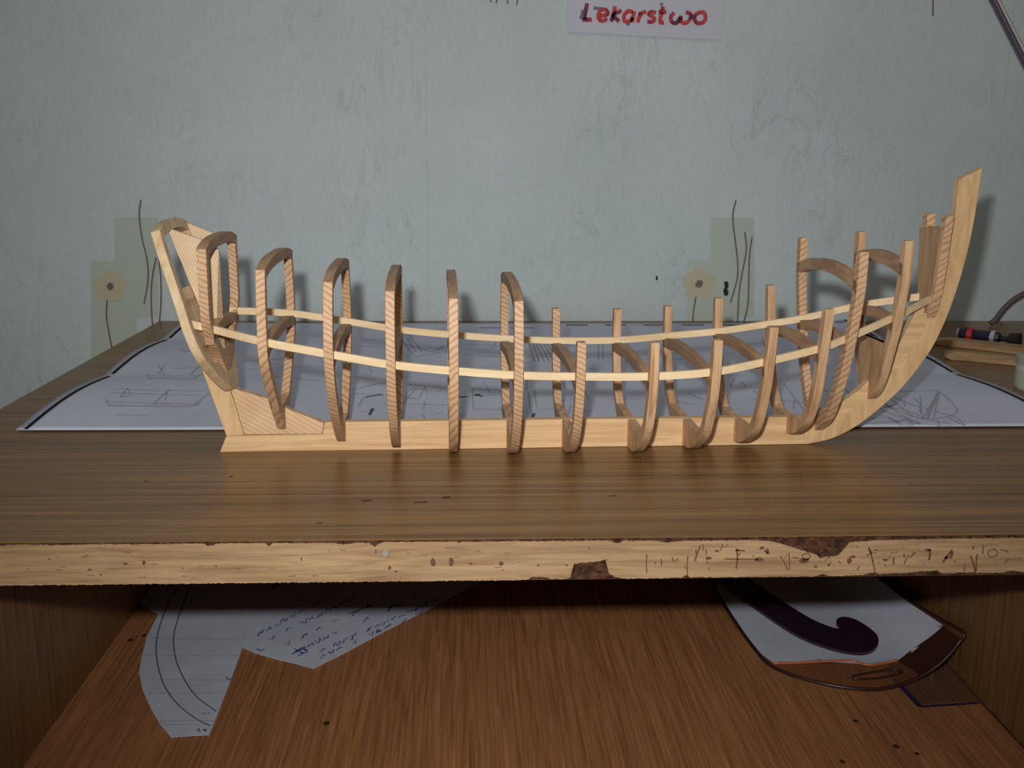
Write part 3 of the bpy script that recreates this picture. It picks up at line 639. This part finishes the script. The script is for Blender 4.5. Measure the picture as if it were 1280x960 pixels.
# cord rising by the wall to the lamp foot
M_cord = plain('grey_cord', lin(98, 88, 88), 0.5, 0.4)
cp = [ony(1238, 404.5, 1.045), ony(1244, 400, 1.045), ony(1256, 385, 1.045), ony(1270, 373, 1.043), ony(1290, 364, 1.040), ony(1330, 360, 1.03), ony(1380, 380, 1.02), ony(1420, 405, 1.0)]
cp[0].z = 0.0032; cp[-1].z = 0.0032
cord = obj('lamp_cord', *tube(spline(cp, 6), 0.0030, 10), M_cord, None, smooth=True); tag(cord, 'thick grey cord arching up from the desk beside the wall', 'cord')
# desk lamp whose arm crosses the upper right corner
lb = onz(1470, 430, 0); lb.z = 0
lamp = empty('desk_lamp', lb); tag(lamp, 'metal desk lamp arm crossing the upper right corner before the wall', 'lamp')
M_arm = Mat('dark_chrome', 0.3, 0.5).color(lin(120, 112, 124)); M_arm.b.inputs['Metallic'].default_value = 0.85; M_arm = M_arm.m
YA = lb.y
p1 = ony(1280, 73, YA) - lb; p0 = ony(1243, 0, YA) - lb; dr = (p0-p1).normalized(); pb_ = p1 - dr*(p1.z-0.016)/dr.z*1.0; pt_ = p0 + dr*0.10
obj('arm', *tube([pb_, p1, p0, pt_], 0.0042, 16), M_arm, lamp, smooth=True)
obj('arm_highlight', *tube([q + Vector((0.0006, -0.0040, 0.001)) for q in (pb_, p1, p0, pt_)], 0.0012, 8), plain('highlight_pale', lin(225, 222, 215), 0.25, 0.5, 0.3), lamp, smooth=True)  # thin pale rod modelled along the arm to stand in for its bright highlight
obj('base', *tube([(pb_.x, 0, 0), (pb_.x, 0, .010), (pb_.x, 0, .017), (pb_.x, 0, .019)], [.07, .07, .05, .012], 32), plain('lamp_enamel', lin(70, 66, 74), 0.35, 0.5), lamp)
hd = pt_ + Vector((-.01, 0, 0.0))
obj('shade', *tube([hd + Vector((.02, 0, .03)), hd + Vector((0, -.0, .02)), hd + Vector((-.05, -.0, -.01)), hd + Vector((-.09, 0, -.03))], [.012, .024, .045, .055], 28, cap=False), plain('shade_enamel', lin(150, 150, 155), 0.35, 0.5), lamp, smooth=True)
# pale pot cut by the right edge
pc = onz(1296, 487, 0); pr = 0.0155
pot = empty('small_pot', (pc.x, pc.y + 0.002, 0)); tag(pot, 'small pale pot standing at the right edge of the photo', 'pot')
V, Fc = tube([(0, 0, 0), (0, 0, .002), (0, 0, .016), (0, 0, .020)], [pr*.93, pr, pr, pr*.9], 28); obj('body', V, Fc, plain('pale_enamel', lin(176, 178, 164), 0.4, 0.5), pot)
V, Fc = tube([(0, 0, .0201), (0, 0, .026), (0, 0, .027)], [pr*1.02, pr*1.02, pr*.95], 28); obj('lid', V, Fc, plain('pale_lid', lin(150, 156, 140), 0.4, 0.5), pot)
